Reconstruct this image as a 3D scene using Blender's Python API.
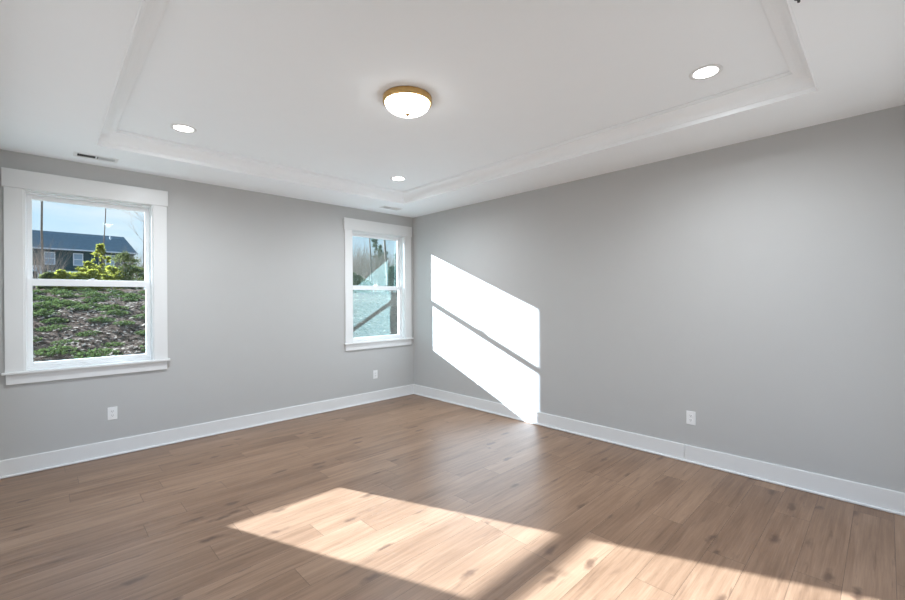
import bpy, math, random
from mathutils import Vector, Matrix

for o in list(bpy.data.objects):
    bpy.data.objects.remove(o, do_unlink=True)
S = bpy.context.scene
COL = S.collection
R = math.radians

# ------------------------------------------------------------------ camera
YAW, PITCH, ROLL, FPX, CAMH = R(45.9314), R(-0.0446), R(-0.3957), 419.84, 1.4615
fw = Vector((math.cos(YAW)*math.cos(PITCH), math.sin(YAW)*math.cos(PITCH), math.sin(PITCH)))
rt = Vector((math.sin(YAW), -math.cos(YAW), 0))
up = rt.cross(fw)
rt2 = rt*math.cos(ROLL) + up*math.sin(ROLL)
up2 = -rt*math.sin(ROLL) + up*math.cos(ROLL)
cd = bpy.data.cameras.new('camera')
cam = bpy.data.objects.new('camera', cd)
COL.objects.link(cam)
cd.sensor_width = 36.0
cd.lens = FPX/905*36
cd.clip_start = 0.02
cd.clip_end = 500
m = Matrix.Identity(4)
for i in range(3):
    m[i][0], m[i][1], m[i][2] = rt2[i], up2[i], -fw[i]
m[2][3] = CAMH
cam.matrix_world = m
S.camera = cam

# ------------------------------------------------------------------ world
SKY_STRENGTH = .66
w = bpy.data.worlds.new('sky')
S.world = w
w.use_nodes = True
nt = w.node_tree
nt.nodes.clear()
geo = nt.nodes.new('ShaderNodeTexCoord')
sep = nt.nodes.new('ShaderNodeSeparateXYZ')
nt.links.new(geo.outputs['Generated'], sep.inputs[0])
ramp = nt.nodes.new('ShaderNodeValToRGB')
mr = nt.nodes.new('ShaderNodeMapRange')
mr.inputs['From Min'].default_value = -1
nt.links.new(sep.outputs['Z'], mr.inputs['Value'])
nt.links.new(mr.outputs[0], ramp.inputs[0])
el = ramp.color_ramp.elements
el[0].position = 0.0; el[0].color = (1.12, 1.14, 1.16, 1)  # bright lower half added as fill through the openings behind the camera
el[1].position = 0.49; el[1].color = (1.12, 1.14, 1.16, 1)
for p_, c_ in ((.50, (.74, .87, .97)), (.56, (.62, .82, 1.0)), (.62, (.42, .68, 1.0)), (.75, (.30, .56, .98)), (1.0, (.22, .45, .9))):
    e = el.new(p_); e.color = (*c_, 1)
cl = nt.nodes.new('ShaderNodeTexNoise')
cl.inputs['Scale'].default_value = 5
cl.inputs['Detail'].default_value = 6
mp = nt.nodes.new('ShaderNodeMapping')
mp.inputs['Scale'].default_value = (1, 1, 4)
nt.links.new(geo.outputs['Generated'], mp.inputs[0])
nt.links.new(mp.outputs[0], cl.inputs['Vector'])
cr = nt.nodes.new('ShaderNodeValToRGB')
cr.color_ramp.elements[0].position = .45; cr.color_ramp.elements[0].color = (0, 0, 0, 1)
cr.color_ramp.elements[1].position = .7; cr.color_ramp.elements[1].color = (.7, .7, .7, 1)
nt.links.new(cl.outputs['Fac'], cr.inputs[0])
mx = nt.nodes.new('ShaderNodeMix'); mx.data_type = 'RGBA'
nt.links.new(cr.outputs[0], mx.inputs['Factor'])
nt.links.new(ramp.outputs[0], mx.inputs['A'])
mx.inputs['B'].default_value = (.9, .95, 1, 1)
bg = nt.nodes.new('ShaderNodeBackground')
bg.inputs['Strength'].default_value = SKY_STRENGTH
nt.links.new(mx.outputs['Result'], bg.inputs['Color'])
wo = nt.nodes.new('ShaderNodeOutputWorld')
nt.links.new(bg.outputs[0], wo.inputs[0])

# ------------------------------------------------------------------ sun, exposure
SUN_STRENGTH = 29.0
SUNX, SUNZ = .412, .4214
sd = bpy.data.lights.new('sun', 'SUN')
sd.energy = SUN_STRENGTH
sd.angle = R(.6)
sd.color = (.83, .95, 1.12)
so = bpy.data.objects.new('sun', sd)
COL.objects.link(so)
so.rotation_euler = Vector((SUNX, -1, -SUNZ)).to_track_quat('-Z', 'Y').to_euler()
so.location = (-8, 25, 12)
LAMP_W = 88.0      # each recessed ceiling lamp
DOME_EMIT = 5.0   # opal glass of the flush lamp

S.view_settings.view_transform = 'Standard'
S.view_settings.look = 'None'
S.view_settings.exposure = 0.77
S.view_settings.gamma = 1.0
S.view_settings.use_curve_mapping = False
S.cycles.max_bounces = 12
S.cycles.diffuse_bounces = 8
S.cycles.glossy_bounces = 4
S.cycles.transparent_max_bounces = 12
S.cycles.sample_clamp_indirect = 6
S.cycles.use_denoising = True

# ------------------------------------------------------------------ room dimensions
X1, Y1 = 4.116, 5.130          # faces of the right wall and of the window wall
X0, Y0 = -0.36, -0.36          # faces of the two walls behind the camera
H = 2.74                       # soffit height
HT = 2.865                     # tray ceiling height
WT = 0.16                      # wall thickness
WINC = (0.320, 3.494)          # window centres along the wall
TX0, TX1, TY0, TY1 = .302, 3.435, .292, 4.462

# ------------------------------------------------------------------ helpers
class MB:
    def __init__(self):
        self.v = []; self.f = []; self.mi = []
    def face(self, pts, mi=0):
        n = len(self.v); self.v += [tuple(p) for p in pts]
        self.f.append(tuple(range(n, n+len(pts)))); self.mi.append(mi)
    def box(self, a, b, mi=0):
        x0, y0, z0 = a; x1, y1, z1 = b
        n = len(self.v)
        self.v += [(x0,y0,z0),(x1,y0,z0),(x1,y1,z0),(x0,y1,z0),(x0,y0,z1),(x1,y0,z1),(x1,y1,z1),(x0,y1,z1)]
        for q in ((0,3,2,1),(4,5,6,7),(0,1,5,4),(1,2,6,5),(2,3,7,6),(3,0,4,7)):
            self.f.append(tuple(n+i for i in q)); self.mi.append(mi)
    def tube(self, p, q, r0, r1, n=6, mi=0, cap=True):
        p = Vector(p); q = Vector(q); d = (q-p)
        if d.length < 1e-6: return
        d.normalize()
        a = d.orthogonal().normalized(); b = d.cross(a)
        k = len(self.v)
        for c, r in ((p, r0), (q, r1)):
            for i in range(n):
                t = 2*math.pi*i/n
                self.v.append(tuple(c + a*math.cos(t)*r + b*math.sin(t)*r))
        for i in range(n):
            j = (i+1) % n
            self.f.append((k+i, k+j, k+n+j, k+n+i)); self.mi.append(mi)
        if cap:
            self.f.append(tuple(k+n+i for i in range(n))); self.mi.append(mi)
            self.f.append(tuple(k+n-1-i for i in range(n))); self.mi.append(mi)
    def lathe(self, prof, c=(0,0,0), n=48, mi=0):
        k = len(self.v); m_ = len(prof)
        for i in range(n):
            t = 2*math.pi*i/n
            for r, z in prof:
                self.v.append((c[0]+r*math.cos(t), c[1]+r*math.sin(t), c[2]+z))
        for i in range(n):
            j = (i+1) % n
            for s in range(m_-1):
                self.f.append((k+i*m_+s, k+j*m_+s, k+j*m_+s+1, k+i*m_+s+1)); self.mi.append(mi)
    def build(self, name, mats, parent=None, smooth=False, bevel=0, loc=None):
        me = bpy.data.meshes.new(name)
        me.from_pydata(self.v, [], self.f)
        if not isinstance(mats, (list, tuple)): mats = [mats]
        for mt in mats: me.materials.append(mt)
        if len(mats) > 1: me.polygons.foreach_set('material_index', self.mi)
        if smooth: me.polygons.foreach_set('use_smooth', [True]*len(me.polygons))
        me.update()
        o = bpy.data.objects.new(name, me)
        COL.objects.link(o)
        if parent is not None: o.parent = parent
        if loc is not None: o.location = loc
        if bevel:
            bv = o.modifiers.new('bevel', 'BEVEL'); bv.width = bevel; bv.segments = 2; bv.limit_method = 'ANGLE'
        return o

def tag(o, label=None, cat=None, group=None, kind=None):
    if label: o['label'] = label
    if cat: o['category'] = cat
    if group: o['group'] = group
    if kind: o['kind'] = kind
    return o
def empty(name, loc=(0,0,0), rz=0):
    o = bpy.data.objects.new(name, None); COL.objects.link(o)
    o.location = loc; o.rotation_euler = (0, 0, rz); o.empty_display_size = .1
    return o
def copy_tree(o, parent=None):
    c = o.copy(); COL.objects.link(c)
    if parent is not None: c.parent = parent
    for ch in [x for x in COL.objects if x.parent == o]:
        copy_tree(ch, c)
    return c

def mat(name, col, rough=.6, metal=0, spec=.5, noise=None, bump=None, coat=0):
    """principled surface with a faint procedural variation"""
    mt = bpy.data.materials.new(name); mt.use_nodes = True
    n = mt.node_tree; b = n.nodes['Principled BSDF']
    b.inputs['Base Color'].default_value = (*col, 1)
    b.inputs['Roughness'].default_value = rough
    b.inputs['Metallic'].default_value = metal
    b.inputs['Specular IOR Level'].default_value = spec
    b.inputs['Coat Weight'].default_value = coat
    tc = n.nodes.new('ShaderNodeTexCoord')
    sc, amt = noise or (6, .015)
    nz = n.nodes.new('ShaderNodeTexNoise'); nz.inputs['Scale'].default_value = sc; nz.inputs['Detail'].default_value = 5
    n.links.new(tc.outputs['Object'], nz.inputs['Vector'])
    m_ = n.nodes.new('ShaderNodeMix'); m_.data_type = 'RGBA'
    m_.inputs['A'].default_value = (*[c*(1-amt) for c in col], 1)
    m_.inputs['B'].default_value = (*[min(1, c*(1+amt)) for c in col], 1)
    n.links.new(nz.outputs['Fac'], m_.inputs['Factor'])
    n.links.new(m_.outputs['Result'], b.inputs['Base Color'])
    if bump:
        nb = n.nodes.new('ShaderNodeTexNoise'); nb.inputs['Scale'].default_value = bump[0]; nb.inputs['Detail'].default_value = 3
        n.links.new(tc.outputs['Object'], nb.inputs['Vector'])
        bp = n.nodes.new('ShaderNodeBump'); bp.inputs['Strength'].default_value = bump[1]; bp.inputs['Distance'].default_value = .002
        n.links.new(nb.outputs['Fac'], bp.inputs['Height']); n.links.new(bp.outputs[0], b.inputs['Normal'])
    return mt
def emit(name, col, strength):
    mt = bpy.data.materials.new(name); mt.use_nodes = True
    n = mt.node_tree; b = n.nodes['Principled BSDF']
    b.inputs['Base Color'].default_value = (.9, .9, .9, 1)
    b.inputs['Emission Color'].default_value = (*col, 1)
    b.inputs['Emission Strength'].default_value = strength
    return mt

M_wall = mat('wall_paint', (.512, .510, .499), .55, spec=.35, bump=(220, .12))
M_ceil = mat('ceiling_paint', (.93, .955, .967), .9, spec=.1)
M_trim = mat('trim_paint', (.775, .775, .765), .32, spec=.5)
M_crown = mat('crown_paint', (.94, .96, .97), .6, spec=.2)
M_vinyl = mat('window_vinyl', (.86, .86, .86), .35)
M_brass = mat('brushed_brass', (.62, .40, .16), .32, metal=1, noise=(40, .12))
M_plate = mat('outlet_plastic', (.86, .86, .85), .3)
M_slot = mat('dark_slot', (.02, .02, .02), .8)
M_duct = mat('duct_inside', (.03, .03, .03), .9)
M_reg = mat('register_enamel', (.80, .80, .79), .4)

# floor planks running along x, 0.19 m wide
def floor_material():
    mt = bpy.data.materials.new('oak_plank_floor'); mt.use_nodes = True
    n = mt.node_tree; b = n.nodes['Principled BSDF']; L = n.links
    tc = n.nodes.new('ShaderNodeTexCoord')
    sp = n.nodes.new('ShaderNodeSeparateXYZ'); L.new(tc.outputs['Object'], sp.inputs[0])
    def M(op, a, b_=None, c=None):
        q = n.nodes.new('ShaderNodeMath'); q.operation = op
        for i, v in enumerate((a, b_, c)):
            if v is None: continue
            if isinstance(v, (int, float)): q.inputs[i].default_value = v
            else: L.new(v, q.inputs[i])
        return q.outputs[0]
    PW, PL = .19, 1.22
    v = M('DIVIDE', M('ADD', sp.outputs['Y'], -.16+1.9), PW)
    row = M('FLOOR', v); fv = M('SUBTRACT', v, row)
    wn = n.nodes.new('ShaderNodeTexWhiteNoise'); wn.noise_dimensions = '1D'; L.new(row, wn.inputs['W'])
    u = M('ADD', M('DIVIDE', M('ADD', sp.outputs['X'], 10), PL), M('MULTIPLY', wn.outputs['Value'], 5.0))
    cu = M('FLOOR', u); fu = M('SUBTRACT', u, cu)
    cb = n.nodes.new('ShaderNodeCombineXYZ'); L.new(row, cb.inputs[0]); L.new(cu, cb.inputs[1])
    wc = n.nodes.new('ShaderNodeTexWhiteNoise'); wc.noise_dimensions = '3D'; L.new(cb.outputs[0], wc.inputs['Vector'])
    spc = n.nodes.new('ShaderNodeSeparateColor'); L.new(wc.outputs['Color'], spc.inputs[0])
    # grain coordinates: shifted per plank
    gx = M('ADD', M('MULTIPLY', sp.outputs['X'], 1.0), M('MULTIPLY', spc.outputs[0], 37))
    gy = M('ADD', sp.outputs['Y'], M('MULTIPLY', spc.outputs[1], 19))
    gv = n.nodes.new('ShaderNodeCombineXYZ'); L.new(gx, gv.inputs[0]); L.new(gy, gv.inputs[1])
    def noise(sx, sy, det, dist=0, rough=.55):
        mp_ = n.nodes.new('ShaderNodeMapping'); mp_.inputs['Scale'].default_value = (sx, sy, 1); L.new(gv.outputs[0], mp_.inputs[0])
        t = n.nodes.new('ShaderNodeTexNoise'); t.inputs['Scale'].default_value = 1; t.inputs['Detail'].default_value = det
        t.inputs['Distortion'].default_value = dist; t.inputs['Roughness'].default_value = rough
        L.new(mp_.outputs[0], t.inputs['Vector']); return t.outputs['Fac']
    big = noise(1.3, 8, 4, .35)
    fine = noise(4, 130, 5, .2, .65)
    mid = noise(1.6, 34, 4, .35)
    rp = n.nodes.new('ShaderNodeValToRGB')
    e = rp.color_ramp.elements
    e[0].position = .28; e[0].color = (.125, .067, .037, 1)
    e[1].position = .74; e[1].color = (.350, .222, .142, 1)
    k = e.new(.5); k.color = (.228, .136, .083, 1)
    f1 = M('ADD', M('ADD', M('MULTIPLY', big, .40), M('MULTIPLY', mid, .34)), M('MULTIPLY', fine, .26))
    f2 = M('ADD', f1, M('MULTIPLY', M('SUBTRACT', spc.outputs[2], .5), .13))
    L.new(f2, rp.inputs[0])
    # dark cathedral streaks / mineral marks
    st = noise(2.4, 26, 3, .7)
    stm = n.nodes.new('ShaderNodeMapRange'); L.new(st, stm.inputs[0])
    stm.inputs['From Min'].default_value = .60; stm.inputs['From Max'].default_value = .72; stm.inputs['To Max'].default_value = .55
    m1 = n.nodes.new('ShaderNodeMix'); m1.data_type = 'RGBA'
    L.new(stm.outputs[0], m1.inputs['Factor']); L.new(rp.outputs[0], m1.inputs['A']); m1.inputs['B'].default_value = (.095, .052, .032, 1)
    # knots
    vm = n.nodes.new('ShaderNodeMapping'); vm.inputs['Scale'].default_value = (1.5, 4.6, 1); L.new(gv.outputs[0], vm.inputs[0])
    dn = n.nodes.new('ShaderNodeTexNoise'); dn.inputs['Scale'].default_value = 14; L.new(gv.outputs[0], dn.inputs['Vector'])
    va = n.nodes.new('ShaderNodeVectorMath'); va.operation = 'MULTIPLY_ADD'
    L.new(dn.outputs['Color'], va.inputs[0]); va.inputs[1].default_value = (.22, .22, 0); L.new(vm.outputs[0], va.inputs[2])
    vo = n.nodes.new('ShaderNodeTexVoronoi'); vo.voronoi_dimensions = '2D'; vo.inputs['Scale'].default_value = .72; L.new(va.outputs[0], vo.inputs['Vector'])
    kn = n.nodes.new('ShaderNodeMapRange'); L.new(vo.outputs['Distance'], kn.inputs[0])
    kn.inputs['From Min'].default_value = .03; kn.inputs['From Max'].default_value = .09
    kn.inputs['To Min'].default_value = .75; kn.inputs['To Max'].default_value = 0
    m2 = n.nodes.new('ShaderNodeMix'); m2.data_type = 'RGBA'
    L.new(kn.outputs[0], m2.inputs['Factor']); L.new(m1.outputs['Result'], m2.inputs['A']); m2.inputs['B'].default_value = (.085, .045, .028, 1)
    # seams
    ev = M('MINIMUM', fv, M('SUBTRACT', 1, fv)); eu = M('MINIMUM', fu, M('SUBTRACT', 1, fu))
    sv = M('LESS_THAN', ev, .0012/PW); su = M('LESS_THAN', eu, .0014/PL)
    sm = M('MAXIMUM', sv, su)
    m3 = n.nodes.new('ShaderNodeMix'); m3.data_type = 'RGBA'
    L.new(M('MULTIPLY', sm, .7), m3.inputs['Factor']); L.new(m2.outputs['Result'], m3.inputs['A']); m3.inputs['B'].default_value = (.06, .035, .022, 1)
    L.new(m3.outputs['Result'], b.inputs['Base Color'])
    b.inputs['Roughness'].default_value = .36
    b.inputs['Specular IOR Level'].default_value = .42
    bp = n.nodes.new('ShaderNodeBump'); bp.inputs['Strength'].default_value = .25; bp.inputs['Distance'].default_value = .0012
    L.new(M('SUBTRACT', fine, M('MULTIPLY', sm, 1.5)), bp.inputs['Height']); L.new(bp.outputs[0], b.inputs['Normal'])
    return mt
M_floor = floor_material()

def glass_material():
    """low-e double glazing: clear, slightly green, with a teal coated reflection"""
    mt = bpy.data.materials.new('coated_glazing'); mt.use_nodes = True
    n = mt.node_tree; n.nodes.clear(); L = n.links
    tr = n.nodes.new('ShaderNodeBsdfTransparent'); tr.inputs[0].default_value = (.96, .98, .97, 1)
    gl = n.nodes.new('ShaderNodeBsdfGlossy'); gl.inputs['Color'].default_value = (.70, 1.0, .97, 1); gl.inputs['Roughness'].default_value = 0.0
    lw = n.nodes.new('ShaderNodeLayerWeight'); lw.inputs['Blend'].default_value = .5
    mr_ = n.nodes.new('ShaderNodeMapRange'); mr_.inputs['From Min'].default_value = 0.0; mr_.inputs['From Max'].default_value = .35
    mr_.inputs['To Min'].default_value = .025; mr_.inputs['To Max'].default_value = .27
    L.new(lw.outputs['Facing'], mr_.inputs[0])
    mx_ = n.nodes.new('ShaderNodeMixShader'); L.new(mr_.outputs[0], mx_.inputs[0])
    L.new(tr.outputs[0], mx_.inputs[1]); L.new(gl.outputs[0], mx_.inputs[2])
    o = n.nodes.new('ShaderNodeOutputMaterial'); L.new(mx_.outputs[0], o.inputs[0])
    return mt
M_glass = glass_material()

# ------------------------------------------------------------------ shell
b = MB(); b.box((X0-WT, Y0-WT, -.12), (X1+WT, Y1+WT, 0))
tag(b.build('floor', M_floor), kind='structure')

# opening half width / heights in the window wall (rough opening behind the casings)
OH, OZ0, OZ1 = .462, .868, 2.440
b = MB()
ya, yb = Y1, Y1+WT
xs = [X0-WT, WINC[0]-OH, WINC[0]+OH, WINC[1]-OH, WINC[1]+OH, X1+WT]
for i in (0, 2, 4): b.box((xs[i], ya, 0), (xs[i+1], yb, 3.0))
for i in (1, 3):
    b.box((xs[i], ya, 0), (xs[i+1], yb, OZ0)); b.box((xs[i], ya, OZ1), (xs[i+1], yb, 3.0))
tag(b.build('wall_left', M_wall), kind='structure')
b = MB(); b.box((X1, Y0-WT, 0), (X1+WT, Y1, 3.0)); tag(b.build('wall_right', M_wall), kind='structure')
# walls behind the camera; their wide cased openings are added to light the ceiling
OA, OB, OT, SA, SB = 1.9, 3.7, 2.40, 1.5, 4.6
b = MB()
b.box((X0-WT, Y0-WT, 0), (OA, Y0, 3.0)); b.box((OB, Y0-WT, 0), (X1, Y0, 3.0)); b.box((OA, Y0-WT, OT), (OB, Y0, 3.0))
tag(b.build('wall_rear', M_wall), kind='structure')
b = MB(); b.box((X0-WT, Y0, 0), (X0, SA, 3.0)); b.box((X0-WT, SB, 0), (X0, Y1, 3.0)); b.box((X0-WT, SA, OT), (X0, SB, 3.0)); tag(b.build('wall_side', M_wall), kind='structure')

b = MB()   # soffit ring and raised centre
e = .14
b.box((X0-WT, Y0-WT, H), (TX0, Y1+WT, HT+.12)); b.box((TX1, Y0-WT, H), (X1+WT, Y1+WT, HT+.12))
b.box((TX0, Y0-WT, H), (TX1, TY0, HT+.12)); b.box((TX0, TY1, H), (TX1, Y1+WT, HT+.12))
b.box((TX0, TY0, HT), (TX1, TY1, HT+.12))
tag(b.build('ceiling', M_ceil), kind='structure')

b = MB(); b.box((-3.2, Y1, -.4), (X0-WT, Y1+WT, 4.9)); tag(b.build('wall_sun_block', M_wall), kind='structure')   # unseen wall added to keep direct sun out of the side opening

# crown moulding lining the tray
prof = [(-.009, H-.0005), (-.006, H-.003), (.002, H-.003), (.004, H+.002), (.004, H+.028), (.012, H+.030), (.014, H+.036)]
for i in range(9):
    t = i/8*math.pi/2
    prof.append((.014+.104*(1-math.cos(t)), H+.036+.068*math.sin(t)))
prof += [(.128, H+.104), (.130, H+.114), (.140, H+.116), (.140, HT-.001)]
b = MB()
for (s0, z0), (s1, z1) in zip(prof, prof[1:]):
    def c(s, z): return [(TX0+s, TY0+s, z), (TX1-s, TY0+s, z), (TX1-s, TY1-s, z), (TX0+s, TY1-s, z)]
    A, B = c(s0*.83, z0), c(s1*.83, z1)
    for i in range(4):
        j = (i+1) % 4
        b.face([A[i], A[j], B[j], B[i]])
tag(b.build('trim_1', M_crown), kind='structure')

# baseboards with shoe moulding
BH, BT, ST = .150, .014, .018
def base_run(b, p, q, nrm, h0, h1, t, gap=None):
    pass
b = MB(); b.box((X0, Y1-BT, 0), (X1, Y1, BH-.004)); b.box((X0, Y1-BT*.7, BH-.004), (X1, Y1, BH))
bl = tag(b.build('baseboard_left', M_trim, bevel=.0015), kind='structure')
b = MB(); b.box((X0, Y1-BT-ST*.8, 0), (X1-BT, Y1-BT, .018)); b.build('shoe_molding', M_trim, bl, bevel=.006)
b = MB()
for a0, a1 in ((Y0, 1.264), (1.267, Y1-BT)):
    b.box((X1-BT, a0, 0), (X1, a1, BH-.004)); b.box((X1-BT*.7, a0, BH-.004), (X1, a1, BH))
br = tag(b.build('baseboard_right', M_trim, bevel=.0015), kind='structure')
b = MB(); b.box((X1-BT-ST*.8, Y0, 0), (X1-BT, Y1-BT-ST*.8, .018)); b.build('shoe_molding', M_trim, br, bevel=.006)
b = MB(); b.box((X0, Y0, 0), (X0+BT, SA-.1, BH)); b.box((X0, SB+.1, 0), (X0+BT, Y1-BT, BH)); tag(b.build('baseboard_side', M_trim, bevel=.0015), kind='structure')
b = MB(); b.box((X0+BT, Y0, 0), (OA-.1, Y0+BT, BH)); b.box((OB+.1, Y0, 0), (X1-BT, Y0+BT, BH)); tag(b.build('baseboard_rear', M_trim, bevel=.0015), kind='structure')
b = MB()
b.box((OA-.1, Y0, 0), (OA, Y0+.018, OT)); b.box((OB, Y0, 0), (OB+.1, Y0+.018, OT)); b.box((OA-.12, Y0, OT), (OB+.12, Y0+.022, OT+.12))
tag(b.build('trim_2', M_trim, bevel=.002), kind='structure')  # casing of the added rear opening
b = MB()
b.box((X0, SA-.1, 0), (X0+.018, SA, OT)); b.box((X0, SB, 0), (X0+.018, SB+.1, OT)); b.box((X0, SA-.12, OT), (X0+.022, SB+.12, OT+.12))
tag(b.build('trim_3', M_trim, bevel=.002), kind='structure')  # casing of the added side opening

# ------------------------------------------------------------------ windows (built at origin x=0, wall face y=0)
def make_window(idx, cx):
    root = empty('window_%d' % idx, (cx, Y1, 0)); tag(root, kind='structure')
    # casing
    b = MB(); b.box((-.582, -.026, 2.433), (.582, 0, 2.589)); b.build('head_casing', M_trim, root, bevel=.002)
    for s in (-1, 1):
        b = MB(); x = sorted((s*.457, s*.571)); b.box((x[0], -.018, .878), (x[1], 0, 2.433)); b.build('side_casing', M_trim, root, bevel=.002)
    b = MB(); b.box((-.590, -.045, .858), (.590, 0, .878)); b.box((-.457, 0, .858), (.457, .062, .878)); b.build('stool', M_trim, root, bevel=.004)
    b = MB(); b.box((-.566, -.018, .772), (.566, 0, .858)); b.build('apron', M_trim, root, bevel=.002)
    # wooden extension jambs and vinyl frame
    b = MB()
    b.box((-.461, 0, .878), (-.445, .062, 2.437)); b.box((.445, 0, .878), (.461, .062, 2.437)); b.box((-.445, 0, 2.425), (.445, .062, 2.437))
    b.build('jamb_extension', M_trim, root)
    b = MB()
    b.box((-.461, .062, .869), (-.440, WT+.01, 2.439)); b.box((.440, .062, .869), (.461, WT+.01, 2.439))
    b.box((-.440, .062, 2.412), (.440, WT+.01, 2.439)); b.box((-.440, .062, .869), (.440, WT+.01, .898))
    b.build('vinyl_frame', M_vinyl, root, bevel=.0015)
    if idx == 2:   # strip added outside to cut the left edge of the sun beam
        b = MB(); b.box((-.47, WT+.01, .86), (-.408, WT+.035, 2.45)); b.build('sun_cut_strip', M_vinyl, root)
    G = .405
    def sash(name, y0, y1, z0, zg0, zg1, z1):
        b = MB()
        b.box((-.439, y0, z0), (-G, y1, z1)); b.box((G, y0, z0), (.439, y1, z1))
        b.box((-G, y0, z0), (G, y1, zg0)); b.box((-G, y0, zg1), (G, y1, z1))
        s = b.build(name, M_vinyl, root, bevel=.002)
        b = MB(); ym = (y0+y1)/2
        b.box((-G-.004, ym-.002, zg0-.004), (G+.004, ym+.002, zg1+.004)); b.build('glass_pane', M_glass, s)
        return s
    lo = sash('lower_sash', .070, .100, .899, .936, 1.610, 1.668)
    b = MB(); b.box((-.03, .072, 1.668), (.03, .096, 1.676)); b.tube((0, .084, 1.676), (0, .084, 1.684), .010, .010, 12)
    b.box((-.008, .058, 1.676), (.008, .090, 1.683)); b.build('sash_lock', M_vinyl, lo, bevel=.001)
    sash('upper_sash', .108, .138, 1.615, 1.673, 2.372, 2.411)
    return root
make_window(1, WINC[0])
make_window(2, WINC[1])

# ------------------------------------------------------------------ daylight portals in the openings
def portal(name, loc, rot, sx, sy):
    d = bpy.data.lights.new(name, 'AREA'); d.shape = 'RECTANGLE'; d.size = sx; d.size_y = sy
    d.cycles.is_portal = True
    o = bpy.data.objects.new(name, d); COL.objects.link(o); o.location = loc; o.rotation_euler = rot
for c in WINC: portal('daylight_portal', (c, Y1+WT+.03, 1.65), (R(-90), 0, 0), .92, 1.56)
portal('daylight_portal', ((OA+OB)/2, Y0-WT-.01, OT/2), (R(90), 0, 0), OB-OA, OT)
portal('daylight_portal', (X0-WT-.01, (SA+SB)/2, OT/2), (R(90), 0, R(-90)), SB-SA, OT)

# ------------------------------------------------------------------ recessed ceiling lamps
M_lens = emit('lamp_lens', (1, .98, .95), 8.0)
def make_downlight():
    root = empty('recessed_light', (0, 0, HT))
    b = MB(); b.lathe([(.092, 0), (.090, -.004), (.080, -.006), (.068, -.004), (.066, .0)], n=40)
    b.build('trim_ring', M_trim, root, smooth=True)
    b = MB(); b.lathe([(.0, -.003), (.035, -.003), (.066, -.002)], n=40)
    b.build('lens', M_lens, root, smooth=True)
    d = bpy.data.lights.new('lamp', 'SPOT'); d.spot_size = R(168); d.spot_blend = 1.0; d.shadow_soft_size = .05; d.energy = LAMP_W; d.color = (.92, .99, 1.06)
    o = bpy.data.objects.new('lamp', d); COL.objects.link(o); o.parent = root; o.location = (0, 0, -.012)
    return root
spots = [((.808, 3.955), 'round recessed ceiling light, lit, above the left window end of the raised ceiling'),
         ((2.93, 3.915), 'round recessed ceiling light, lit, nearest the far room corner'),
         ((2.955, .775), 'round recessed ceiling light, lit, beside the right wall, largest in view'),
         ((.808, .775), 'round recessed ceiling light directly above the camera, out of view')]
first = None
for (x, y), lab in spots:
    o = make_downlight() if first is None else copy_tree(first)
    first = first or o
    o.location = (x, y, HT)
    tag(o, lab, 'ceiling light', 'recessed lights in the raised ceiling')

# ------------------------------------------------------------------ flush-mount lamp
M_dome = emit('opal_glass', (1, 1, .99), DOME_EMIT)
fl = empty('flush_mount_light', (1.808, 2.303, HT))
tag(fl, 'round flush ceiling lamp with brass rim and white glass bowl', 'ceiling light')
b = MB(); b.lathe([(.0, 0), (.160, 0), (.168, -.004), (.170, -.012), (.170, -.038), (.167, -.044), (.158, -.045), (.152, -.041), (.150, -.02)], n=64)
b.build('brass_rim', M_brass, fl, smooth=True)
b = MB()
b.lathe([(.154*math.cos(t), -.042-.074*math.sin(t)) for t in [i/14*math.pi/2*.999 for i in range(15)]], n=64)
b.build('glass_bowl', M_dome, fl, smooth=True)
b = MB(); b.lathe([(.0, -.110), (.015, -.112), (.017, -.117), (.012, -.122), (.008, -.128), (.0, -.131)], n=24)
b.build('finial', M_brass, fl, smooth=True)

# ------------------------------------------------------------------ ceiling registers
def make_vent():
    root = empty('air_vent', (0, 0, H))
    W, D = .150, .070
    b = MB()
    for x0, x1, y0, y1 in ((-W, W, -D, -.046), (-W, W, .046, D), (-W, -.126, -.046, .046), (.126, W, -.046, .046), (-.006, .006, -.046, .046)):
        b.box((x0, y0, -.006), (x1, y1, 0))
    b.build('register_frame', M_reg, root, bevel=.002)
    b = MB(); b.box((-.126, -.046, -.001), (.126, .046, 0)); b.build('duct', M_duct, root)
    for s in (-1, 1):
        for i in range(9):
            x = s*(.013+.0125*i+.006)
            b = MB(); b.face([(x-.0035, -.046, -.001), (x-.0035, .046, -.001), (x+.0035*s, .046, -.0065), (x+.0035*s, -.046, -.0065)])
            b.face([(x-.0045, -.046, -.001), (x+.0035*s-.001, -.046, -.0065), (x+.0035*s-.001, .046, -.0065), (x-.0045, .046, -.001)])
            b.build('louver', M_reg, root)
    return root
v1 = make_vent(); v1.location = (.325, 4.845, H)
tag(v1, 'white slotted air vent in the lower ceiling above the left window', 'air vent', 'ceiling air vents')
v2 = copy_tree(v1); v2.location = (3.445, 4.775, H)
tag(v2, 'white slotted air vent in the lower ceiling near the far corner', 'air vent', 'ceiling air vents')
b = MB(); b.lathe([(.0, 0), (.016, 0), (.016, -.003), (.006, -.005), (.005, -.020), (.0, -.021)], n=20)
sp_ = b.build('ceiling_hook', mat('dark_metal', (.06, .06, .06), .5), smooth=True, loc=(2.314, .254, H))
tag(sp_, 'tiny dark metal fitting on the ceiling at the top edge of the photo', 'ceiling fitting')

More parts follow.
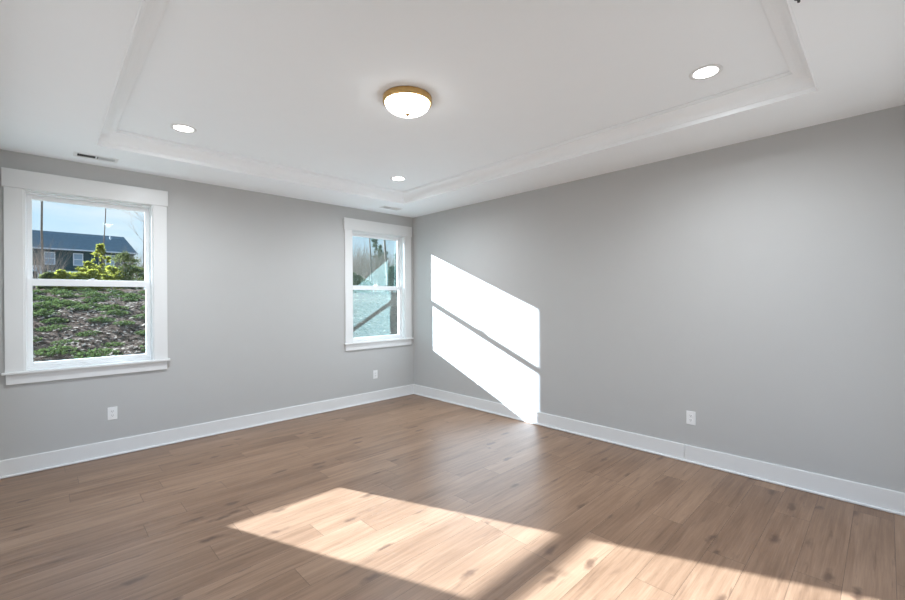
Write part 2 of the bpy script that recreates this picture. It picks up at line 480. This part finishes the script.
# ------------------------------------------------------------------ outlets (built facing -y, back at y=0)
def make_outlet():
    root = empty('power_outlet')
    b = MB(); b.box((-.037, -.005, -.060), (.037, 0, .060)); b.build('cover_plate', M_plate, root, bevel=.003)
    for s in (-1, 1):
        b = MB(); z = s*.0195
        n = 20
        pts = [(.0165*math.cos(2*math.pi*i/n), z+max(-.0135, min(.0135, .0165*math.sin(2*math.pi*i/n)))) for i in range(n)]
        b.face([(p[0], -.0075, p[1]) for p in pts])
        for i in range(n):
            p, q = pts[i], pts[(i+1) % n]
            b.face([(p[0], -.0075, p[1]), (p[0], -.004, p[1]), (q[0], -.004, q[1]), (q[0], -.0075, q[1])])
        r = b.build('receptacle', M_plate, root)
        b = MB()
        b.box((-.0075, -.0082, z-.001), (-.0050, -.0073, z+.008)); b.box((.0050, -.0082, z-.001), (.0075, -.0073, z+.007))
        b.tube((0, -.0073, z-.007), (0, -.0082, z-.007), .0026, .0026, 10)
        b.build('contact_slots', M_slot, r)
    b = MB(); b.tube((0, -.004, 0), (0, -.0062, 0), .003, .003, 12); b.build('screw', M_reg, root)
    return root
oo = make_outlet(); oo.location = (.448, Y1, .402)
tag(oo, 'white double power outlet on the wall below the left window', 'power outlet', 'wall power outlets')
for loc, rz, lab in (((3.405, Y1, .392), 0, 'white power outlet on the window wall below the right window'),
                     ((X1, 1.212, .396), R(-90), 'white power outlet on the shaded right wall above the baseboard seam'),
                     ((X1, 3.757, .390), R(-90), 'white power outlet inside the sunlit patch on the right wall')):
    q = copy_tree(oo); q.location = loc; q.rotation_euler = (0, 0, rz); q['label'] = lab

# ================================================================== outside
random.seed(7)
def leafmat(name, c1, c2, sc=30, rough=.6, trans=.0):
    mt = mat(name, c1, rough, noise=(sc, .1)); n = mt.node_tree
    n.nodes['Principled BSDF'].inputs['Specular IOR Level'].default_value = 0
    mixn = [x for x in n.nodes if x.type == 'MIX'][0]
    mixn.inputs['A'].default_value = (*c1, 1); mixn.inputs['B'].default_value = (*c2, 1)
    if trans:
        b_ = n.nodes['Principled BSDF']; out = [x for x in n.nodes if x.type == 'OUTPUT_MATERIAL'][0]
        t = n.nodes.new('ShaderNodeBsdfTranslucent'); n.links.new(mixn.outputs['Result'], t.inputs[0])
        ms = n.nodes.new('ShaderNodeMixShader'); ms.inputs[0].default_value = trans
        n.links.new(b_.outputs[0], ms.inputs[1]); n.links.new(t.outputs[0], ms.inputs[2]); n.links.new(ms.outputs[0], out.inputs[0])
    return mt
def hmat(name, c1, c2, lo, hi, scale, dist=0, stretch=(1, 1, 1)):
    mt = mat(name, c1, 1.0, spec=0); n = mt.node_tree
    mixn = [x for x in n.nodes if x.type == 'MIX'][0]
    mixn.inputs['A'].default_value = (*c1, 1); mixn.inputs['B'].default_value = (*c2, 1)
    nz = [x for x in n.nodes if x.type == 'TEX_NOISE'][0]; nz.inputs['Scale'].default_value = scale; nz.inputs['Detail'].default_value = 8
    nz.inputs['Roughness'].default_value = .7; nz.inputs['Distortion'].default_value = dist
    mr_ = n.nodes.new('ShaderNodeMapRange'); mr_.inputs['From Min'].default_value = lo; mr_.inputs['From Max'].default_value = hi
    n.links.new(nz.outputs['Fac'], mr_.inputs[0]); n.links.new(mr_.outputs[0], mixn.inputs['Factor'])
    return mt
M_mulch = hmat('bark_mulch', (.016, .011, .009), (.13, .095, .075), .38, .62, 9, .4)
M_litter = leafmat('dry_leaves', (.20, .155, .125), (.42, .36, .30), 8, .8)
M_cover = leafmat('ground_cover', (.022, .038, .014), (.11, .14, .05), 4, .6, .3)
M_yellow = leafmat('yellow_green_leaves', (.17, .18, .025), (.36, .35, .07), 2.0, .5, .5)
M_olive = leafmat('olive_leaves', (.06, .08, .03), (.20, .21, .08), 2.0, .6, .3)
M_dgreen = leafmat('evergreen_needles', (.03, .055, .03), (.08, .12, .05), 2, .7, .2)
M_bark = leafmat('grey_bark', (.16, .13, .11), (.30, .25, .21), 12, .9)
M_twig = leafmat('grey_brown_twigs', (.24, .19, .155), (.48, .41, .35), 3, .9)
M_siding = hmat('dark_siding', (.045, .075, .085), (.07, .105, .115), .3, .7, 2)
M_roof = hmat('slate_shingles', (.10, .145, .165), (.24, .30, .33), .3, .7, 6)
M_htrim = mat('white_exterior_trim', (.80, .82, .84), .6)
M_hglass = mat('house_window_glass', (.35, .45, .55), .15)

def gz(x, y):
    pts = [(5.3, -.45), (6.5, -.15), (8, .48), (10, .98), (12, 1.36), (14.5, 1.66), (18, 1.86), (30, 2.1), (80, 2.5)]
    y2 = y + .25*math.sin(x*.7) + .2*math.sin(x*.23+1)
    z = pts[-1][1]
    for (a, za), (c_, zc) in zip(pts, pts[1:]):
        if y2 < c_:
            t = max(0, (y2-a)/(c_-a)); z = za+(zc-za)*t; break
    return z + .03*math.sin(x*3.1+y*2.3)*min(1, max(0, (y-6)*.5)) + .02*math.sin(x*7.7-y*5.1)*min(1, max(0, (y-6)*.5))
b = MB()
ys = [5.32+.0] + [6+.25*i for i in range(52)] + [20, 24, 30, 40, 60, 110]
xs = [-30, -16, -8] + [-5+.35*i for i in range(95)] + [33, 40, 60, 110]
nx = len(xs)
for y in ys:
    for x in xs: b.v.append((x, y, gz(x, y)))
for j in range(len(ys)-1):
    for i in range(nx-1):
        b.f.append((j*nx+i, j*nx+i+1, (j+1)*nx+i+1, (j+1)*nx+i)); b.mi.append(0)
tag(b.build('ground', M_mulch, smooth=True), kind='structure')

def quad(b, c, s, rnd):
    d = Vector((rnd.gauss(0, 1), rnd.gauss(0, 1), rnd.gauss(0, 1))).normalized(); a = d.orthogonal().normalized()
    e_ = d.cross(a); c = Vector(c)
    b.face([c-a*s, c+e_*s*.6, c+a*s, c-e_*s*.6])

# leaf litter lying on the bank: nobody could count it
rnd = random.Random(3); b = MB()
for i in range(14000):
    x = rnd.uniform(-2.5, 3) if rnd.random() < .6 else rnd.uniform(3, 24)
    y = 6.5+rnd.random()**1.2*9 if x < 3 else rnd.uniform(7, 18)
    c = Vector((x, y, gz(x, y)+.012)); s = rnd.uniform(.02, .055)
    a = rnd.uniform(0, 6.28); t = rnd.uniform(-.5, .5)
    u_ = Vector((math.cos(a), math.sin(a), t))*s; v_ = Vector((-math.sin(a), math.cos(a), rnd.uniform(-.3, .3)))*s*.5
    b.face([c-u_, c-v_, c+u_, c+v_])
tag(b.build('leaf_litter', M_litter), 'dry brown leaf litter scattered over the mulched bank outside', 'leaf litter', kind='stuff')

# low green plants on the bank
protos = []
for k in range(4):
    rnd = random.Random(20+k); b = MB()
    for i in range(260):
        a = rnd.uniform(0, 6.28); r_ = rnd.random()**.6*.38
        c = (math.cos(a)*r_, math.sin(a)*r_*.8, .02+min(1.5, abs(rnd.gauss(0, 1)))*.09*(1-r_/.45))
        quad(b, c, rnd.uniform(.02, .045), rnd)
    for i in range(9):
        a = 6.28*i/9+rnd.uniform(-.2, .2); rr = rnd.uniform(.25, .42)
        b.tube((0, 0, .01), (math.cos(a)*rr, math.sin(a)*rr*.8, .05), .008, .004, 4)
    me = b.build('low_plant', M_cover); protos.append(me)
rnd = random.Random(11)
places = []
tries = 0
while len(places) < 170 and tries < 9000:
    tries += 1
    y = rnd.uniform(6.6, 16)
    x = rnd.uniform(-.35, .9)*(y/5)+rnd.uniform(-.3, .3) if len(places) < 110 else rnd.uniform(.58, .97)*y+rnd.uniform(-.6, .6)
    if x > 25: continue
    if any((x-a)**2+(y-c_)**2 < .50**2 for a, c_ in places): continue
    places.append((x, y))
for i, (x, y) in enumerate(places):
    o = protos[i] if i < 4 else protos[i % 4].copy()
    if i >= 4: COL.objects.link(o)
    o.location = (x, y, gz(x, y)-.01); o.rotation_euler = (R(11), 0, 0); s = rnd.uniform(.45, .85); o.scale = (s, s, s)
    tag(o, 'low green plant growing on the mulched bank outside the windows', 'plant', 'low green plants on the bank')

# bare and leafy trees
def branch(b, p, d, L_, r_, depth, rnd, tips, spread=.55, n=5, kids=(2, 4), upb=.15):
    q = p
    seg = 3 if depth > 0 else 2
    for s in range(seg):
        d = (d+Vector((rnd.gauss(0, .10), rnd.gauss(0, .10), rnd.gauss(0, .06)+upb*.2))).normalized()
        q2 = q+d*L_/seg
        r2 = r_*(1-.22)
        b.tube(q, q2, r_, r2, n, cap=False); r_ = r2; q = q2
        if depth > 0 and s > 0 or (depth > 1):
            for _ in range(rnd.randint(*kids)//2+ (1 if rnd.random() < .5 else 0)):
                dd = (d+Vector((rnd.gauss(0, spread), rnd.gauss(0, spread), rnd.gauss(0, spread*.5)+upb))).normalized()
                branch(b, q, dd, L_*rnd.uniform(.5, .75), r_*.55, depth-1, rnd, tips, spread, max(3, n-1), kids, upb)
    tips.append(q)
def bare_tree(x, y, h, r_, seed, label, group=None, first=.3, name='bare_tree', depth=2, blen=.28):
    rnd = random.Random(seed)
    b = MB(); p = Vector((0, 0, 0)); d = Vector((rnd.gauss(0, .03), rnd.gauss(0, .03), 1)); N = 12
    bb = MB(); tips = []
    for i in range(N):
        d = (d+Vector((rnd.gauss(0, .03), rnd.gauss(0, .03), .1))).normalized()
        q = p+d*h/N
        ra = r_*(1-.6*i/N); rb = r_*(1-.6*(i+1)/N)
        b.tube(p, q, ra, rb, 8, cap=i in (0, N-1)); p = q
        if i/N >= first:
            for _ in range(rnd.randint(1, 3)):
                a = rnd.uniform(0, 6.28)
                dd = Vector((math.cos(a), math.sin(a), rnd.uniform(.3, 1.1))).normalized()
                branch(bb, q, dd, h*blen*rnd.uniform(.6, 1)*(1-.5*i/N), rb*.45, depth, rnd, tips, n=4)
    n0 = len(b.v); b.v += bb.v; b.f += [tuple(n0+q_ for q_ in f_) for f_ in bb.f]; b.mi += [1]*len(bb.f)
    return tag(b.build(name, [M_bark, M_twig], smooth=True, loc=(x, y, gz(x, y)-.05)), label, 'tree', group)
def bush(x, y, rx, h, seed, material, label, group, name='shrub', leaves=2500, size=.07, stems=6, cone=False, z0=.1, cat='shrub'):
    rnd = random.Random(seed); root = empty(name, (x, y, gz(x, y)-.05))
    b = MB()
    for i in range(stems):
        a = rnd.uniform(0, 6.28); t = rnd.uniform(.1, .5)
        b.tube((0, 0, 0), (math.cos(a)*rx*t, math.sin(a)*rx*t, h*.8), h*.012+.01, .008, 5)
    b.build('stem', M_bark, root)
    b = MB()
    cen = []
    for i in range(60):
        u_ = rnd.random(); a = rnd.uniform(0, 6.28)
        rr = rx*math.sqrt(rnd.random())*((1-u_*.85) if cone else math.sqrt(max(.05, 1-(2*u_-.9)**2)))
        cen.append((Vector((math.cos(a)*rr, math.sin(a)*rr, h*(z0+(1-z0)*u_))), rx*rnd.uniform(.08, .20)))
    for i in range(leaves):
        c, s = rnd.choice(cen)
        p = c+Vector((rnd.gauss(0, 1), rnd.gauss(0, 1), rnd.gauss(0, 1)*.8))*s*.6
        if p.z < .02: p.z = .05
        quad(b, p, size*rnd.uniform(.6, 1.3), rnd)
    b.build('foliage', material, root)
    return tag(root, label, cat, group)
def ray(px, y=None, dist=None):
    """world x at depth y along the image column px (used once to site the things outside)"""
    a = YAW - math.atan((px-452.5)/FPX)
    return y/math.tan(a)

bare_tree(ray(43.5, 30), 30, 19, .05, 5, 'tall bare tree standing in front of the dark house, seen through the left window', first=.22)
bare_tree(ray(101.5, 36), 36, 19, .035, 8, 'slim bare tree rising behind the yellow-green shrubs', first=.30, depth=1)
bare_tree(ray(143, 34), 34, 8, .04, 9, 'small bare tree right of the dark house', first=.2)
# yellow-green shrubs
for px, y, rx, h, sd_, lm in ((90, 27, .55, 1.4, 1, 0), (101, 29, .45, 2.5, 2, 0), (112, 27, .6, 1.2, 3, 0), (124, 29.5, .95, 2.1, 4, 1), (134, 27, .7, 1.2, 5, 1), (62, 17.5, .35, 0.60, 6, 0), (78, 17.3, .35, 0.60, 7, 0), (50, 17.5, .3, 0.53, 8, 1), (92, 17.4, .35, 0.63, 9, 0)):
    labs = {8: 'leftmost of the four small low shrubs on the top edge of the bank, olive green', 6: 'second from left of the four small low shrubs on the top edge of the bank', 7: 'third from left of the four small low shrubs on the top edge of the bank', 9: 'rightmost of the four small low shrubs, in front of the tall yellow-green shrub', 1: 'bright yellow-green shrub left of the tall one, seen through the left window', 2: 'tallest yellow-green shrub, reaching the house gutter',
            3: 'bright yellow-green shrub right of the tall one, seen through the left window', 4: 'tall olive-green shrub at the right end of the dark house',
            5: 'small olive-green shrub at the right edge of the left window view'}
    o = bush(ray(px, y), y, rx, h, 100+sd_, M_olive if lm else M_yellow, labs[sd_], 'shrubs along the top of the bank', leaves=3800, size=.045)

for px, y, h in ((38, 27, 3.0), (47, 29, 2.7), (126, 33, 3.0), (137, 31, 2.6), (145, 30, 2.9)):
    root = empty('bare_shrub', (ray(px, y), y, gz(ray(px, y), y)-.05)); r2 = random.Random(int(px))
    b = MB(); tips = []
    for k in range(9):
        a = r2.uniform(0, 6.28)
        b.tube((0, 0, 0), (math.cos(a)*.13, math.sin(a)*.13, .03), .04, .03, 5)
        branch(b, Vector((math.cos(a)*.12, math.sin(a)*.12, 0)), Vector((math.cos(a)*.25, math.sin(a)*.25, 1)).normalized(), h*.5, .022, 2, r2, tips, .40, 4, (2, 4), .25)
    b.build('branches', M_twig, root)
    tag(root, {38: 'leafless brown shrub at the left edge of the left window view', 47: 'leafless brown shrub just right of the tall bare tree', 126: 'leafless shrub behind the olive-green shrub', 137: 'leafless shrub past the right end of the dark house', 145: 'leafless shrub at the right edge of the left window view'}[px], 'shrub')

# ---- neighbouring house
HY = 66.0
HX = ray(33, HY)
house = empty('neighbouring_house', (HX, HY, 2.2))
tag(house, 'dark two-storey house with grey-blue roof behind the bank, seen through the left window', 'house')
Wd = ray(134, HY)-HX; Dp, EZ, RZ = 9.0, 5.35, 7.9     # width to the right end, depth, eave, ridge
b = MB(); b.box((-9, 0, -.5), (Wd, Dp, EZ)); b.build('siding_wall', M_siding, house)
b = MB()
for s in range(2):
    y0, y1 = (-.45, Dp/2) if s == 0 else (Dp+.45, Dp/2)
    b.face([(-9.4, y0, EZ), (Wd+.35, y0, EZ), (Wd-.5, y1, RZ), (-9.4, y1, RZ)])
b.face([(Wd+.35, -.45, EZ), (Wd+.35, Dp+.45, EZ), (Wd-.5, Dp/2, RZ)]); b.face([(-9.4, -.45, EZ), (-9.4, Dp/2, RZ), (-9.4, Dp+.45, EZ)])
b.face([(-9.4, -.45, EZ-.02), (-9.4, Dp+.45, EZ-.02), (Wd+.35, Dp+.45, EZ-.02), (Wd+.35, -.45, EZ-.02)])
b.build('roof', M_roof, house)
b = MB(); b.box((-9.4, -.55, EZ-.10), (Wd+.4, -.42, EZ+.06)); b.build('gutter', M_htrim, house)
def wz(py, px=90): return CAMH+(299.8-py)*HY*.70/FPX-2.2    # height above the house base
hx = lambda px: ray(px, HY)-HX
b = MB(); b.box((hx(47), -.06, wz(268.5)), (hx(120), 0, wz(267))); b.build('belt_trim', M_htrim, house)
b = MB(); b.box((hx(113), 3.2, RZ-1.0), (hx(113)+.12, 3.35, RZ-.2)); b.build('vent_pipe', M_htrim, house)
def hwin(x, z, w_, h_, name='window'):
    b = MB()
    for a in ((x-w_/2-.09, z-.09, x+w_/2+.09, z), (x-w_/2-.09, z+h_, x+w_/2+.09, z+h_+.12), (x-w_/2-.09, z, x-w_/2, z+h_), (x+w_/2, z, x+w_/2+.09, z+h_), (x-w_/2, z+h_/2-.04, x+w_/2, z+h_/2+.04)):
        b.box((a[0], -.07, a[1]), (a[2], .01, a[3]))
    f_ = b.build('house_window', M_htrim, house)
    b = MB(); b.box((x-w_/2, -.03, z), (x+w_/2, .01, z+h_)); b.build('pane', M_hglass, f_)
for px, w_ in ((50, .75), (78.5, .72), (110, .75)): hwin(hx(px), wz(260), w_, 1.25)
for px in (51.5, 61, 70.5): hwin(hx(px), wz(279), .58, 1.0)
b = MB(); P1 = hx(43); PZ = wz(266)
b.box((-4, -2.2, PZ-.3), (P1, 0, PZ)); b.face([(-4.1, -2.3, PZ), (P1+.15, -2.3, PZ), (P1+.15, 0, PZ+.45), (-4.1, 0, PZ+.45)])
b.face([(P1+.15, -2.3, PZ), (P1+.15, 0, PZ), (P1+.15, 0, PZ+.45)])
b.build('porch_roof', M_htrim, house)
for x in (P1-.25, P1-2.4, -3.5):
    b = MB(); b.box((x-.2, -2.2, -.3), (x+.2, -1.8, PZ-.3)); b.build('porch_column', M_htrim, house)

# ---- woodland seen through the right window
rnd = random.Random(77)
bare_tree(ray(372, 20), 20, 12, .045, 31, 'tall thin bare tree seen left of centre through the right window', first=.35, depth=1)
bare_tree(ray(388, 16), 16, 12, .055, 32, 'thin dark trunk near the right edge of the right window', first=.6, depth=1)
i = 0
for px, y, h, rx, kind in [(342+4.2*k, 22+(k*7 % 5), 3.1+.4*math.sin(k*2.3)-.06*max(0, k-8), .9, 't') for k in range(14)] + [
                           (352, 17, .95, .5, 'o'), (357, 17.5, .8, .5, 'o'), (363, 17, .6, .45, 'o'),
                           (376, 30, 5.6, .75, 'g'), (381, 29, 3.9, .8, 'g'), (385.5, 28, 3.3, .8, 'g'), (393, 19, 1.5, .6, 'g'), (399, 26, 3.2, .8, 'g')]:
    i += 1
    if kind == 't':
        root = empty('bare_thicket_shrub', (ray(px, y), y, gz(ray(px, y), y)-.05)); r2 = random.Random(200+i)
        b = MB(); tips = []
        for k in range(9):
            a = r2.uniform(0, 6.28)
            b.tube((0, 0, 0), (math.cos(a)*.31, math.sin(a)*.31, .03), .05, .04, 5)
            branch(b, Vector((math.cos(a)*.3, math.sin(a)*.3, 0)), Vector((math.cos(a)*.35, math.sin(a)*.35, 1)).normalized(), h*.5, .04, 2, r2, tips, .45, 4, (3, 5), .25)
        b.build('branches', M_twig, root)
        tag(root, 'leafless grey-brown thicket shrub behind the right window', 'shrub', 'grey thicket behind the right window')
    elif kind == 'o':
        bush(ray(px, y), y, rx, h, 300+i, M_olive, {352: 'left and tallest of three low green bushes behind the upper glass of the right window', 357: 'middle of three low green bushes behind the upper glass of the right window', 363: 'right and smallest of three low green bushes behind the right window'}[px], 'green bushes behind the right window', leaves=1400, size=.07)
    else:
        bush(ray(px, y), y, rx, h, 300+i, M_dgreen, {376: 'tallest evergreen behind the right window, between two thin bare trunks', 381: 'medium evergreen just right of the tallest one behind the right window', 385.5: 'evergreen beside the right-hand thin trunk behind the right window', 393: 'low evergreen right of the thin dark trunk behind the right window', 399: 'evergreen at the right edge of the right window view'}[px], 'evergreens behind the right window', name='evergreen_tree', leaves=4200, size=.05, cone=True, stems=1, z0=.12, cat='tree')
